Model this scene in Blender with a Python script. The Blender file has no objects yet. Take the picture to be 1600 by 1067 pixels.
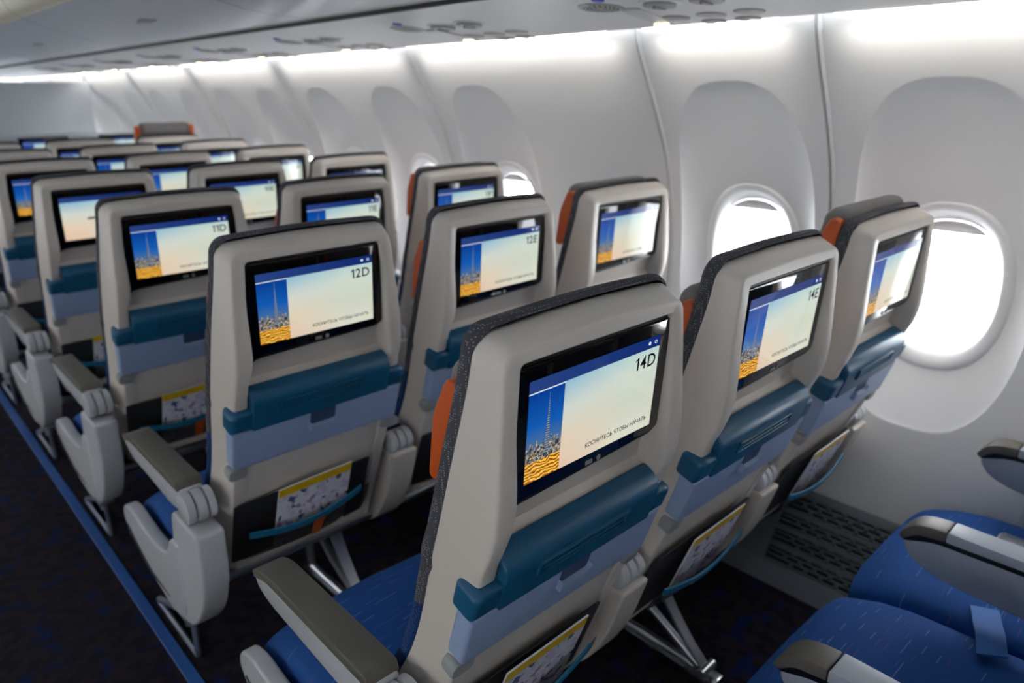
import bpy, bmesh, math, random
from mathutils import Vector, Matrix
random.seed(7)
C = bpy.context.scene.collection
PITCH = 0.7075; SP = 0.48
ROWY = [0.0, .7075, 1.415, 2.1225, 2.83, 3.5375, 4.245]
ROWNO = [14, 12, 11, 10, 9, 8, 7]

# ------------------------------------------------------------------ helpers
def obj(name, bm, m, parent=None, sharp=35, smooth=True):
    me = bpy.data.meshes.new(name)
    bmesh.ops.recalc_face_normals(bm, faces=bm.faces)
    bm.to_mesh(me); bm.free()
    for mm in (m if isinstance(m, (list, tuple)) else [m]): me.materials.append(mm)
    if smooth:
        me.shade_smooth(); me.set_sharp_from_angle(angle=math.radians(sharp))
    o = bpy.data.objects.new(name, me); C.objects.link(o)
    if parent: o.parent = parent
    return o
def tag(o, label=None, cat=None, group=None, kind=None):
    if label: o['label'] = label
    if cat: o['category'] = cat
    if group: o['group'] = group
    if kind: o['kind'] = kind
    return o
def thing(name, label, cat, loc=(0, 0, 0), group=None):
    o = bpy.data.objects.new(name, None); C.objects.link(o); o.location = loc
    o.empty_display_size = .05
    return tag(o, label, cat, group)
def struct(name, bm, m, parent=None, sharp=35):
    o = obj(name, bm, m, parent, sharp)
    if parent is None: o['kind'] = 'structure'
    return o
def merge(bm, part):
    me = bpy.data.meshes.new('tmp'); part.to_mesh(me); part.free()
    bm.from_mesh(me); bpy.data.meshes.remove(me)
def box(bm, lo, hi, bev=0.0, seg=2):
    p = bmesh.new(); bmesh.ops.create_cube(p, size=1)
    for v in p.verts:
        v.co = Vector([(a + b) / 2 + c * (b - a) for a, b, c in zip(lo, hi, v.co)])
    if bev > 0: bmesh.ops.bevel(p, geom=list(p.edges), offset=bev, segments=seg, affect='EDGES', profile=.5)
    merge(bm, p); return bm
def prism(bm, pts, fn, a, b, bev=0.0, seg=3):
    """outline pts (2d) extruded between a and b; fn(u, v, w) -> xyz"""
    p = bmesh.new()
    lo = [p.verts.new(fn(u, v, a)) for u, v in pts]; hi = [p.verts.new(fn(u, v, b)) for u, v in pts]
    n = len(pts)
    p.faces.new(lo); p.faces.new(hi[::-1])
    for i in range(n): p.faces.new((lo[i], hi[i], hi[(i + 1) % n], lo[(i + 1) % n]))
    bmesh.ops.recalc_face_normals(p, faces=p.faces)
    if bev > 0:
        cap = [e for e in p.edges if (all(v in lo for v in e.verts) or all(v in hi for v in e.verts))]
        bmesh.ops.bevel(p, geom=cap, offset=bev, segments=seg, affect='EDGES', profile=.5, clamp_overlap=True)
    merge(bm, p); return bm
def rounded(pts, r, n=5):
    """round the corners of a 2d polygon"""
    out = []; m = len(pts)
    rr = r if isinstance(r, (list, tuple)) else [r] * m
    for i in range(m):
        p0, p1, p2 = Vector(pts[i - 1]), Vector(pts[i]), Vector(pts[(i + 1) % m])
        d0, d2 = (p0 - p1), (p2 - p1)
        q = min(rr[i], d0.length * .49, d2.length * .49)
        if q < 1e-5: out.append(tuple(p1)); continue
        a = p1 + d0.normalized() * q; b = p1 + d2.normalized() * q
        for k in range(n + 1):
            t = k / n
            out.append(tuple(a * (1 - t) ** 2 + p1 * 2 * t * (1 - t) + b * t * t))
    return out
def loft(bm, loops, closed=True, cap0=False, cap1=False):
    vs = [[bm.verts.new(p) for p in l] for l in loops]
    n = len(loops[0])
    for a, b in zip(vs[:-1], vs[1:]):
        for i in range(n if closed else n - 1):
            j = (i + 1) % n
            bm.faces.new((a[i], a[j], b[j], b[i]))
    if cap0: bm.faces.new(vs[0])
    if cap1: bm.faces.new(vs[-1])
    return vs
def tube(bm, path, r, n=10, cap=True):
    path = [Vector(p) for p in path]; loops = []
    up = Vector((1, 0, 0))
    for i, p in enumerate(path):
        d = (path[min(i + 1, len(path) - 1)] - path[max(i - 1, 0)]).normalized()
        a = d.cross(up)
        if a.length < .05: a = d.cross(Vector((0, 0, 1)))
        a.normalize(); b = d.cross(a)
        rr = r[i] if isinstance(r, (list, tuple)) else r
        loops.append([p + a * math.cos(2 * math.pi * k / n) * rr + b * math.sin(2 * math.pi * k / n) * rr for k in range(n)])
    loft(bm, loops, True, cap, cap); return bm
def ipl(z, tab):
    """piecewise linear, smoothed (cosine free) table lookup; tab sorted by key"""
    if z <= tab[0][0]: return tab[0][1]
    if z >= tab[-1][0]: return tab[-1][1]
    for i in range(len(tab) - 1):
        (a, fa), (b, fb) = tab[i], tab[i + 1]
        if a <= z <= b:
            # catmull-rom style tangents
            def sl(k):
                k0, k1 = max(k - 1, 0), min(k + 1, len(tab) - 1)
                return (tab[k1][1] - tab[k0][1]) / (tab[k1][0] - tab[k0][0])
            h = b - a; t = (z - a) / h; m0, m1 = sl(i) * h, sl(i + 1) * h
            return ((2*t**3-3*t*t+1)*fa + (t**3-2*t*t+t)*m0 + (-2*t**3+3*t*t)*fb + (t**3-t*t)*m1)

def sell(cy, cz, a, b, n, ang):
    c, s = math.cos(ang), math.sin(ang)
    return (cy + a * math.copysign(abs(c) ** (2 / n), c), cz + b * math.copysign(abs(s) ** (2 / n), s))

# ------------------------------------------------------------------ materials
def srgb(r, g, b):
    f = lambda c: (c / 255 / 12.92) if c / 255 <= .04045 else ((c / 255 + .055) / 1.055) ** 2.4
    return (f(r), f(g), f(b), 1)
def mat(name, col, rough=.5, metal=0, spec=.5, coat=0, bump=None, emit=None, es=1):
    m = bpy.data.materials.new(name); m.use_nodes = True
    nt = m.node_tree; p = nt.nodes['Principled BSDF']
    p.inputs['Base Color'].default_value = col; p.inputs['Roughness'].default_value = rough
    p.inputs['Metallic'].default_value = metal; p.inputs['Specular IOR Level'].default_value = spec
    p.inputs['Coat Weight'].default_value = coat; p.inputs['Coat Roughness'].default_value = .06
    if emit:
        p.inputs['Emission Color'].default_value = emit; p.inputs['Emission Strength'].default_value = es
    if bump:
        sc, st = bump
        tc = nt.nodes.new('ShaderNodeTexCoord'); nz = nt.nodes.new('ShaderNodeTexNoise')
        nz.inputs['Scale'].default_value = sc; nz.inputs['Detail'].default_value = 2
        bp = nt.nodes.new('ShaderNodeBump'); bp.inputs['Strength'].default_value = st; bp.inputs['Distance'].default_value = .001
        nt.links.new(tc.outputs['Object'], nz.inputs['Vector']); nt.links.new(nz.outputs['Fac'], bp.inputs['Height'])
        nt.links.new(bp.outputs['Normal'], p.inputs['Normal'])
    return m
class N:
    """tiny node graph writer"""
    def __init__(s, m): s.m = m; s.nt = m.node_tree; s.p = s.nt.nodes['Principled BSDF']
    def new(s, t, **kw):
        n = s.nt.nodes.new(t)
        for k, v in kw.items(): setattr(n, k, v)
        return n
    def ln(s, a, b): s.nt.links.new(a, b)
    def math(s, op, a, b=None, c=None):
        n = s.new('ShaderNodeMath', operation=op)
        for i, v in enumerate((a, b, c)):
            if v is None: continue
            if isinstance(v, (int, float)): n.inputs[i].default_value = v
            else: s.ln(v, n.inputs[i])
        return n.outputs[0]
    def mix(s, f, a, b):
        n = s.new('ShaderNodeMix', data_type='RGBA')
        for i, v in ((0, f), (6, a), (7, b)):
            if isinstance(v, (int, float, tuple)): n.inputs[i].default_value = v
            else: s.ln(v, n.inputs[i])
        return n.outputs[2]
    def ramp(s, f, stops, interp='LINEAR'):
        n = s.new('ShaderNodeValToRGB'); r = n.color_ramp; r.interpolation = interp
        while len(r.elements) > 1: r.elements.remove(r.elements[-1])
        r.elements[0].position = stops[0][0]; r.elements[0].color = stops[0][1]
        for po, co in stops[1:]:
            e = r.elements.new(po); e.color = co
        s.ln(f, n.inputs[0]); return n.outputs[0]

M = {}
M['shell'] = mat('shell_plastic', srgb(208, 198, 187), .38, bump=(900, .12))
M['shell_in'] = M['shell']
M['teal'] = mat('teal_plastic', srgb(22, 84, 118), .36, bump=(900, .1))
M['tray'] = mat('blue_grey_plastic', srgb(146, 164, 196), .4, bump=(900, .1))
M['dark_slot'] = mat('slot_shade', srgb(52, 68, 98), .5)  # darker blue paints the shade of the latch recess
M['bezel'] = mat('black_glass', srgb(6, 6, 8), .035, spec=.5)
M['black'] = mat('black_plastic', srgb(12, 12, 13), .4)
M['white'] = mat('white_plastic', srgb(190, 191, 193), .32)
M['arm_side'] = mat('armrest_plastic', srgb(172, 178, 188), .35)
M['arm_pad'] = mat('taupe_rubber', srgb(98, 93, 84), .45, bump=(700, .15))
M['cap'] = mat('hinge_grey', srgb(150, 152, 150), .35)
M['metal'] = mat('brushed_aluminium', srgb(190, 193, 200), .28, metal=.9)
M['dmetal'] = mat('dark_metal', srgb(62, 64, 68), .4, metal=.6)
M['orange'] = mat('orange_leather', srgb(200, 84, 20), .45, bump=(500, .3))
M['hgrey'] = mat('grey_leather', srgb(112, 107, 103), .5, bump=(400, .3))
M['pocket'] = mat('pocket_vinyl', srgb(48, 48, 50), .45, bump=(350, .5))
M['net'] = mat('pocket_net', srgb(50, 50, 52), .6)
def _net():
    g = N(M['net']); tc = g.new('ShaderNodeTexCoord'); v = g.new('ShaderNodeTexVoronoi'); v.inputs['Scale'].default_value = 420; v.inputs['Randomness'].default_value = .1
    g.ln(tc.outputs['Object'], v.inputs['Vector']); g.ln(g.math('GREATER_THAN', v.outputs['Distance'], .36), g.p.inputs['Alpha'])
_net()
M['band'] = mat('teal_elastic', srgb(20, 105, 140), .6)
M['otag'] = mat('orange_ribbon', srgb(205, 92, 30), .6)
M['yellow'] = mat('yellow_print', srgb(232, 188, 22), .35)
M['wall'] = mat('wall_lining', srgb(222, 221, 220), .42, bump=(500, .05))
M['bin'] = mat('bin_plastic', srgb(196, 202, 210), .32)
M['cream'] = mat('cream_warm_light', srgb(222, 214, 190), .4)  # cream tint puts warm ceiling light into the bin door colour
M['psu'] = mat('service_panel', srgb(214, 214, 214), .45)
M['psud'] = mat('vent_grey', srgb(150, 150, 150), .4)
M['bulk'] = mat('bulkhead_laminate', srgb(176, 180, 184), .28)
M['dado'] = mat('dado_grey', srgb(100, 107, 114), .5)
M['ceil'] = mat('ceiling_lining', srgb(210, 214, 220), .5)
M['buckle'] = mat('buckle_metal', srgb(200, 203, 208), .22, metal=.9)
M['signblue'] = mat('blue_sign', srgb(40, 80, 190), .4)
M['textdark'] = mat('screen_text', srgb(34, 40, 50), .035)
M['texticon'] = mat('screen_icon', srgb(10, 10, 10), .035, emit=(.85, .92, 1, 1), es=.9)
M['stripe'] = mat('blue_floor_strip', srgb(38, 88, 158), .45, bump=(200, .3))

# dark speckled woven fabric
def speck(name, base, dot, sc):
    m = mat(name, base, .85, spec=.2); g = N(m)
    tc = g.new('ShaderNodeTexCoord'); v = g.new('ShaderNodeTexVoronoi', feature='F1'); v.inputs['Scale'].default_value = sc
    v.inputs['Randomness'].default_value = .35
    g.ln(tc.outputs['Object'], v.inputs['Vector'])
    k = g.math('LESS_THAN', v.outputs['Distance'], .25)
    g.ln(g.mix(k, base, dot), g.p.inputs['Base Color'])
    bp = g.new('ShaderNodeBump'); bp.inputs['Strength'].default_value = .5; bp.inputs['Distance'].default_value = .0012
    g.ln(v.outputs['Distance'], bp.inputs['Height']); g.ln(bp.outputs['Normal'], g.p.inputs['Normal'])
    return m
M['fabric'] = speck('charcoal_weave', srgb(72, 72, 77), srgb(150, 150, 154), 300)
M['bfabric'] = speck('navy_weave', srgb(20, 50, 98), srgb(84, 104, 148), 330)
# blue seat fabric with short dashes
def dashes():
    m = mat('blue_dash_fabric', srgb(28, 77, 144), .8, spec=.25); g = N(m)
    tc = g.new('ShaderNodeTexCoord'); sp = g.new('ShaderNodeSeparateXYZ'); g.ln(tc.outputs['Object'], sp.inputs[0])
    def layer(w, h, thr, th, seed):
        ry = g.math('DIVIDE', sp.outputs['Y'], h); fy = g.math('FLOOR', ry); gy = g.math('FRACT', ry)
        wn = g.new('ShaderNodeTexWhiteNoise', noise_dimensions='1D'); g.ln(g.math('ADD', fy, seed), wn.inputs['W'])
        rx = g.math('ADD', g.math('DIVIDE', sp.outputs['X'], w), g.math('MULTIPLY', wn.outputs['Value'], 9.0)); fx = g.math('FLOOR', rx)
        cm = g.new('ShaderNodeCombineXYZ'); g.ln(fx, cm.inputs[0]); g.ln(fy, cm.inputs[1]); cm.inputs[2].default_value = seed
        w2 = g.new('ShaderNodeTexWhiteNoise', noise_dimensions='3D'); g.ln(cm.outputs[0], w2.inputs['Vector'])
        a = g.math('LESS_THAN', w2.outputs['Value'], thr)
        b = g.math('LESS_THAN', g.math('ABSOLUTE', g.math('SUBTRACT', gy, .5)), th)
        return g.math('MULTIPLY', a, b)
    l1 = layer(.026, .013, .15, .05, 3.0); l2 = layer(.024, .015, .12, .045, 11.0)
    c = g.mix(g.math('MULTIPLY', l1, .6), srgb(28, 77, 144), srgb(120, 156, 204))
    c = g.mix(g.math('MULTIPLY', l2, .6), c, srgb(120, 80, 125))
    g.ln(c, g.p.inputs['Base Color'])
    w = g.new('ShaderNodeTexNoise'); w.inputs['Scale'].default_value = 700; g.ln(tc.outputs['Object'], w.inputs['Vector'])
    bp = g.new('ShaderNodeBump'); bp.inputs['Strength'].default_value = .4; bp.inputs['Distance'].default_value = .001
    g.ln(w.outputs['Fac'], bp.inputs['Height']); g.ln(bp.outputs['Normal'], g.p.inputs['Normal'])
    return m
M['seat'] = dashes()
M['belt'] = mat('blue_webbing', srgb(44, 104, 176), .6, bump=(900, .4))
def carpet():
    m = mat('dark_carpet', srgb(22, 23, 30), .95, spec=.1); g = N(m)
    tc = g.new('ShaderNodeTexCoord')
    n1 = g.new('ShaderNodeTexNoise'); n1.inputs['Scale'].default_value = 26; n1.inputs['Detail'].default_value = 4
    n2 = g.new('ShaderNodeTexNoise'); n2.inputs['Scale'].default_value = 15; n2.inputs['Detail'].default_value = 5
    mp = g.new('ShaderNodeMapping'); mp.inputs['Location'].default_value = (4, 7, 0)
    g.ln(tc.outputs['Object'], n1.inputs['Vector']); g.ln(tc.outputs['Object'], mp.inputs[0]); g.ln(mp.outputs[0], n2.inputs['Vector'])
    c = g.ramp(n1.outputs['Fac'], [(0, srgb(28, 27, 34)), (.45, srgb(32, 31, 40)), (.56, srgb(46, 39, 42)), (.7, srgb(44, 38, 42))])
    k = g.ramp(n2.outputs['Fac'], [(0, (0, 0, 0, 1)), (.56, (0, 0, 0, 1)), (.66, (1, 1, 1, 1))])
    g.ln(g.mix(k, c, srgb(22, 36, 82)), g.p.inputs['Base Color'])
    n3 = g.new('ShaderNodeTexNoise'); n3.inputs['Scale'].default_value = 500; g.ln(tc.outputs['Object'], n3.inputs['Vector'])
    bp = g.new('ShaderNodeBump'); bp.inputs['Strength'].default_value = .8; bp.inputs['Distance'].default_value = .003
    g.ln(n3.outputs['Fac'], bp.inputs['Height']); g.ln(bp.outputs['Normal'], g.p.inputs['Normal'])
    return m
M['carpet'] = carpet()
def leaflet_mat():
    m = mat('printed_card', srgb(215, 215, 220), .35); g = N(m)
    uv = g.new('ShaderNodeTexCoord'); sp = g.new('ShaderNodeSeparateXYZ'); g.ln(uv.outputs['UV'], sp.inputs[0])
    v = g.new('ShaderNodeTexVoronoi'); v.inputs['Scale'].default_value = 15; g.ln(uv.outputs['UV'], v.inputs['Vector'])
    a = g.ramp(v.outputs['Color'], [(0, srgb(225, 226, 230)), (.45, srgb(225, 226, 230)), (.5, srgb(70, 80, 130)), (.58, srgb(214, 200, 225)), (.72, srgb(170, 120, 170)), (.8, srgb(226, 226, 230))], 'CONSTANT')
    g.ln(g.mix(g.math('GREATER_THAN', sp.outputs['Y'], .87), a, srgb(232, 188, 22)), g.p.inputs['Base Color'])
    return m
M['card'] = leaflet_mat()
def display(name, photo=True):
    """seat-back display: title bar, night photo of a tall tower on the left, pale gradient"""
    m = mat(name, srgb(5, 5, 6), .035, spec=.5); g = N(m)
    tc = g.new('ShaderNodeTexCoord'); sp = g.new('ShaderNodeSeparateXYZ'); g.ln(tc.outputs['UV'], sp.inputs[0])
    U, V = sp.outputs['X'], sp.outputs['Y']
    left = g.ramp(V, [(0, srgb(230, 198, 172)), (.3, srgb(232, 210, 184)), (.6, srgb(214, 218, 208)), (.88, srgb(140, 188, 212))])
    right = g.ramp(V, [(0, srgb(222, 222, 204)), (.4, srgb(208, 215, 196)), (.7, srgb(210, 221, 208)), (.88, srgb(188, 214, 210))])
    col = g.mix(g.ramp(U, [(.2, (0, 0, 0, 1)), (.75, (1, 1, 1, 1))]), left, right)
    if photo:
        sky = g.ramp(V, [(.28, srgb(120, 120, 130)), (.38, srgb(70, 110, 160)), (.55, srgb(18, 92, 180)), (.86, srgb(6, 62, 150))])
        mp = g.new('ShaderNodeMapping'); mp.inputs['Scale'].default_value = (1.8, 1, 1); g.ln(tc.outputs['UV'], mp.inputs[0])
        vo = g.new('ShaderNodeTexVoronoi', distance='MANHATTAN'); vo.inputs['Scale'].default_value = 60; g.ln(mp.outputs[0], vo.inputs['Vector'])
        city = g.ramp(vo.outputs['Color'], [(0, srgb(28, 34, 50)), (.4, srgb(60, 66, 78)), (.55, srgb(190, 190, 190)), (.66, srgb(36, 42, 58)), (.86, srgb(220, 190, 130))])
        wv = g.new('ShaderNodeTexWave', wave_type='RINGS'); wv.inputs['Scale'].default_value = 9; wv.inputs['Distortion'].default_value = 11; wv.inputs['Detail'].default_value = 3
        g.ln(mp.outputs[0], wv.inputs['Vector'])
        road = g.ramp(wv.outputs['Fac'], [(0, srgb(120, 66, 14)), (.45, srgb(216, 130, 20)), (.75, srgb(250, 180, 40)), (1, srgb(255, 220, 110))])
        # ragged skyline
        cx = g.math('FLOOR', g.math('MULTIPLY', U, 90.0)); wn = g.new('ShaderNodeTexWhiteNoise', noise_dimensions='1D'); g.ln(cx, wn.inputs['W'])
        skyl = g.math('ADD', .335, g.math('MULTIPLY', g.math('POWER', wn.outputs['Value'], 3.0), .09))
        pic = g.mix(g.math('LESS_THAN', V, skyl), sky, city)
        nz = g.new('ShaderNodeTexNoise'); nz.inputs['Scale'].default_value = 14; g.ln(mp.outputs[0], nz.inputs['Vector'])
        pic = g.mix(g.math('LESS_THAN', V, g.math('ADD', .17, g.math('MULTIPLY', nz.outputs['Fac'], .06))), pic, road)
        # stepped tower
        hw = g.ramp(V, [(0, (.013,) * 3 + (1,)), (.45, (.010,) * 3 + (1,)), (.54, (.007,) * 3 + (1,)), (.63, (.0048,) * 3 + (1,)), (.71, (.003,) * 3 + (1,)), (.77, (.0014,) * 3 + (1,)), (.845, (0, 0, 0, 1))], 'CONSTANT')
        tw = g.math('LESS_THAN', g.math('ABSOLUTE', g.math('SUBTRACT', U, .143)), hw)
        tw = g.math('MULTIPLY', tw, g.math('GREATER_THAN', V, .25))
        st = g.math('GREATER_THAN', g.math('FRACT', g.math('MULTIPLY', V, 42.0)), .5)
        pic = g.mix(tw, pic, g.mix(st, srgb(60, 74, 100), srgb(140, 152, 170)))
        col = g.mix(g.math('LESS_THAN', U, .245), col, pic)
    bar = g.mix(g.ramp(U, [(0, (0, 0, 0, 1)), (1, (1, 1, 1, 1))]), srgb(40, 66, 130), srgb(10, 40, 110))
    col = g.mix(g.math('GREATER_THAN', V, .885), col, bar)
    if photo:
        wl = g.math('MULTIPLY', g.math('LESS_THAN', U, .25), g.math('LESS_THAN', g.math('ABSOLUTE', g.math('SUBTRACT', V, .878)), .006))
        col = g.mix(wl, col, srgb(225, 235, 245))
    g.ln(col, g.p.inputs['Emission Color']); g.p.inputs['Emission Strength'].default_value = SCREEN
    return m
SCREEN = .76
M['disp'] = display('start_screen'); M['disp2'] = display('loading_screen', False)

# ------------------------------------------------------------------ seat geometry (local: x across, y forward, z up, origin on the floor)
YF = [(.30, .20), (.38, .232), (.47, .21), (.565, .157), (.65, .122), (.773, .087), (.835, .07), (.905, .053), (1.0, .032), (1.06, .024)]
YR = [(.30, .175), (.36, .158), (.42, .135), (.50, .105), (.60, .064), (.70, .03), (.765, .012), (.80, -.004), (.85, -.013), (.95, -.013), (1.03, -.012), (1.06, -.010)]
HW = [(.30, .185), (.42, .197), (.6, .199), (.75, .199), (.88, .193), (.98, .184), (1.06, .176)]
def outline(inset, ztop, zbot, rc, nz=26, arch=.004):
    """left-bottom up over the top to right-bottom; list of (x,z)"""
    L = []
    for i in range(nz):
        z = zbot + (ztop - rc - zbot) * i / (nz - 1); L.append((-(ipl(z, HW) - inset), z))
    x1 = ipl(ztop - rc, HW) - inset; zc = ztop - rc
    arc = []
    for k in range(1, 9):
        a = math.pi / 2 * k / 8
        arc.append((-(x1 - rc) - rc * math.cos(a), zc + rc * math.sin(a)))
    top = [(-(x1 - rc) + (x1 - rc) * k / 6, ztop + arch * math.sin(math.pi / 2 * k / 6)) for k in range(1, 7)]
    half = L + arc + top
    return half + [(-x, z) for x, z in half[-2::-1]]
def make_shell(parent):
    bm = bmesh.new()
    Fo = outline(0, 1.062, .30, .028); Ro = outline(.014, 1.046, .30, .020); Io = outline(.040, 1.0275, .31, .008, arch=0)
    F = [Vector((x, ipl(z, YF), z)) for x, z in Fo]
    R = [Vector((x, ipl(z, YR), z)) for x, z in Ro]
    I, D = [], []
    for x, z in Io:
        xi = max(-.147, min(.147, x)) if z > .83 else (max(-.158, min(.158, x)) if z < .80 else max(-.147 - (.83 - z) / .03 * .011, min(.147 + (.83 - z) / .03 * .011, x)))
        I.append(Vector((xi, ipl(z, YR), z)))
        dd = .036 if z > .835 else (.046 if z > .775 else .012)
        if z < .62: dd = .004
        D.append(Vector((xi * .985, ipl(z, YR) + dd, z)))
    loops = [[Vector((p.x * .985, p.y + .012, p.z - .002)) for p in F], F, [f.lerp(r, .5) for f, r in zip(F, R)]]
    a = [f.lerp(r, .91) for f, r in zip(F, R)]; b = [r.lerp(i, .17) for r, i in zip(R, I)]
    loops.append(a)
    for t in (.25, .5, .75): loops.append([p * (1 - t) ** 2 + q * 2 * t * (1 - t) + s * t * t for p, q, s in zip(a, R, b)])
    loops.append(b); loops.append([r.lerp(i, .85) for r, i in zip(R, I)]); loops.append([i.lerp(d, .12) for i, d in zip(I, D)])
    loops.append(D)
    vs = loft(bm, loops, closed=False)
    d = vs[-1]; n = len(d)
    for i in range(n // 2 - 1):
        bm.faces.new((d[i], d[i + 1], d[n - 2 - i], d[n - 1 - i]))
    bm.faces.new((d[n // 2 - 1], d[n // 2], d[n // 2 + 1]))
    # bottom lip
    bot = [v for l in vs for v in (l[0],)]; botr = [l[-1] for l in vs]
    for i in range(len(vs) - 1):
        try: bm.faces.new((bot[i], bot[i + 1], botr[i + 1], botr[i]))
        except Exception: pass
    return obj('back_shell', bm, M['shell'], parent, 50)
def make_cushion(name, m, z0, z1, parent, rc=.030, wr=False):
    """padded back cushion in front of the shell between heights z0 and z1"""
    bm = bmesh.new(); loops = []
    full = z1 > 1.0
    def ring(inset, dy):
        pts = []
        base = outline(inset, z1 + (.004 - inset * .7 if full else 0), z0, rc, 22) if full else None
        if full: src = base
        else:
            half = [(-(ipl(z0 + (z1 - z0) * i / 10, HW) - inset), z0 + (z1 - z0) * i / 10) for i in range(11)]
            src = half + [(-x, z) for x, z in half[::-1]]
        for x, z in src:
            w = 0
            if wr and .70 < z < .80: w = .003 * math.sin(z * 260) * (1 - abs(z - .75) / .05)
            pts.append(Vector((x + math.copysign(w, x), ipl(z, YF) + dy + w, z)))
        return pts
    for ins, dy in ((.004, -.001), (-.001, .002), (-.004, .009), (-.003, .018), (.005, .027), (.022, .036), (.06, .044)): loops.append(ring(ins, dy))
    vs = loft(bm, loops, closed=False)
    d = vs[-1]; n = len(d)
    if full:
        for i in range(n // 2 - 1): bm.faces.new((d[i], d[i + 1], d[n - 2 - i], d[n - 1 - i]))
        bm.faces.new((d[n // 2 - 1], d[n // 2], d[n // 2 + 1]))
    else:
        for i in range(n // 2 - 1): bm.faces.new((d[i], d[i + 1], d[n - 2 - i], d[n - 1 - i]))
    return obj(name, bm, m, parent, 60)
TILT = .08
def scr(u, v, w):   # screen plane: u right, v up, w outwards (towards -y)
    return Vector((u, -v * math.sin(TILT) - w * math.cos(TILT), .93 + v * math.cos(TILT) - w * math.sin(TILT)))
def rect(u0, v0, u1, v1): return [(u0, v0), (u1, v0), (u1, v1), (u0, v1)]
def screen_quad(bm, u0, v0, u1, v1, w, fn):
    uvl = bm.loops.layers.uv.verify()
    vs = [bm.verts.new(fn(u, v, w)) for u, v in rect(u0, v0, u1, v1)]
    f = bm.faces.new(vs)
    for l, uv in zip(f.loops, ((0, 0), (1, 0), (1, 1), (0, 1))): l[uvl].uv = uv
def make_monitor(parent, fn=scr, photo=True):
    bm = bmesh.new()
    prism(bm, rounded([(-.144, -.0925), (-.144, .0925), (.144, .0925), (.144, -.072), (.13, -.078), (-.144 + .02, -.085)], [.003, .006, .006, .008, .012, .01]), fn, -.004, .0005, .0015, 2)
    b = obj('monitor', bm, M['bezel'], parent)
    bm = bmesh.new()
    prism(bm, rounded([(-.149, -.101), (-.147, .0965), (.147, .0965), (.148, -.074), (.132, -.083), (-.13, -.092)], [.004, .006, .006, .008, .01, .008]), fn, -.022, -.0025, .001, 1)
    obj('monitor_frame', bm, M['black'], b)
    bm = bmesh.new(); screen_quad(bm, -.123, -.0645, .123, .0725, .0008, fn)
    d = obj('display', bm, M['disp'] if photo else M['disp2'], b, smooth=False)
    bm = bmesh.new()
    prism(bm, rounded(rect(-.011, -.0805, .003, -.074), .001, 2), fn, .0006, .0014, .0003, 1)
    obj('usb_port', bm, M['cap'], b)
    bm = bmesh.new()
    prism(bm, [(.015 + .0042 * math.cos(a * .5236), -.077 + .0042 * math.sin(a * .5236)) for a in range(12)], fn, .0006, .0016, .0003, 1)
    obj('headphone_jack', bm, M['cap'], b)
    bm = bmesh.new()
    for cu in (.100, .1135):
        n = 14
        loft(bm, [[fn(cu + r * math.cos(2 * math.pi * k / n), .0645 + r * math.sin(2 * math.pi * k / n), .0011) for k in range(n)] for r in ((.0019, .0027) if cu > .11 else (.0006, .0025))], True)
    obj('screen_icon', bm, M['texticon'], b)
    return b
_tx = {}
def text_mesh(s, size, fn, u, v, align='LEFT', wt=.0):
    cu = bpy.data.curves.new('txt', 'FONT'); cu.body = s; cu.size = size; cu.align_x = align; cu.resolution_u = 3; cu.offset = wt
    o = bpy.data.objects.new('txt', cu); C.objects.link(o)
    bpy.context.view_layer.update()
    dg = bpy.context.evaluated_depsgraph_get()
    me = bpy.data.meshes.new_from_object(o.evaluated_get(dg))
    bpy.data.objects.remove(o); bpy.data.curves.remove(cu)
    for vv in me.vertices:
        vv.co = fn(u + vv.co.x, v + vv.co.y, .0012)
    me.materials.clear(); me.materials.append(M['textdark'])
    return me
PROMPT = None
def number_mesh(no, fn):
    """seat number laid out glyph by glyph, the digit one with its flag"""
    ident = lambda u, v, w: Vector((u, v, w)); bm = bmesh.new(); x = 0
    for ch in no:
        me = text_mesh(ch, .026, ident, 0, 0, 'LEFT', .00035)
        xs = [v.co.x for v in me.vertices]; ys = [v.co.y for v in me.vertices]; x0, x1, y1 = min(xs), max(xs), max(ys)
        if ch == '1': x += .0035
        for v in me.vertices: v.co.x += x - x0
        bm.from_mesh(me); bpy.data.meshes.remove(me)
        if ch == '1':
            q = [bm.verts.new((x + a, y1 + b, .0012)) for a, b in ((.0004, 0), (.0004, -.0030), (-.0040, -.0052), (-.0040, -.0034))]
            bm.faces.new(q)
        x += (x1 - x0) + .0032
    x -= .0032
    for v in bm.verts: v.co = fn(.1165 - x + v.co.x, .031 + v.co.y, .0012)
    me = bpy.data.meshes.new('seat_number'); bm.to_mesh(me); bm.free(); me.materials.append(M['textdark']); return me
def add_text(mon, no, fn=scr):
    global PROMPT
    if PROMPT is None: PROMPT = text_mesh('КОСНИТЕСЬ ЧТОБЫ НАЧАТЬ', .0088, scr, .112, -.052, 'RIGHT', .00012)
    o = bpy.data.objects.new('seat_number', number_mesh(no, fn)); C.objects.link(o); o.parent = mon
    if fn is scr:
        o = bpy.data.objects.new('prompt_text', PROMPT); C.objects.link(o); o.parent = mon

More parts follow.
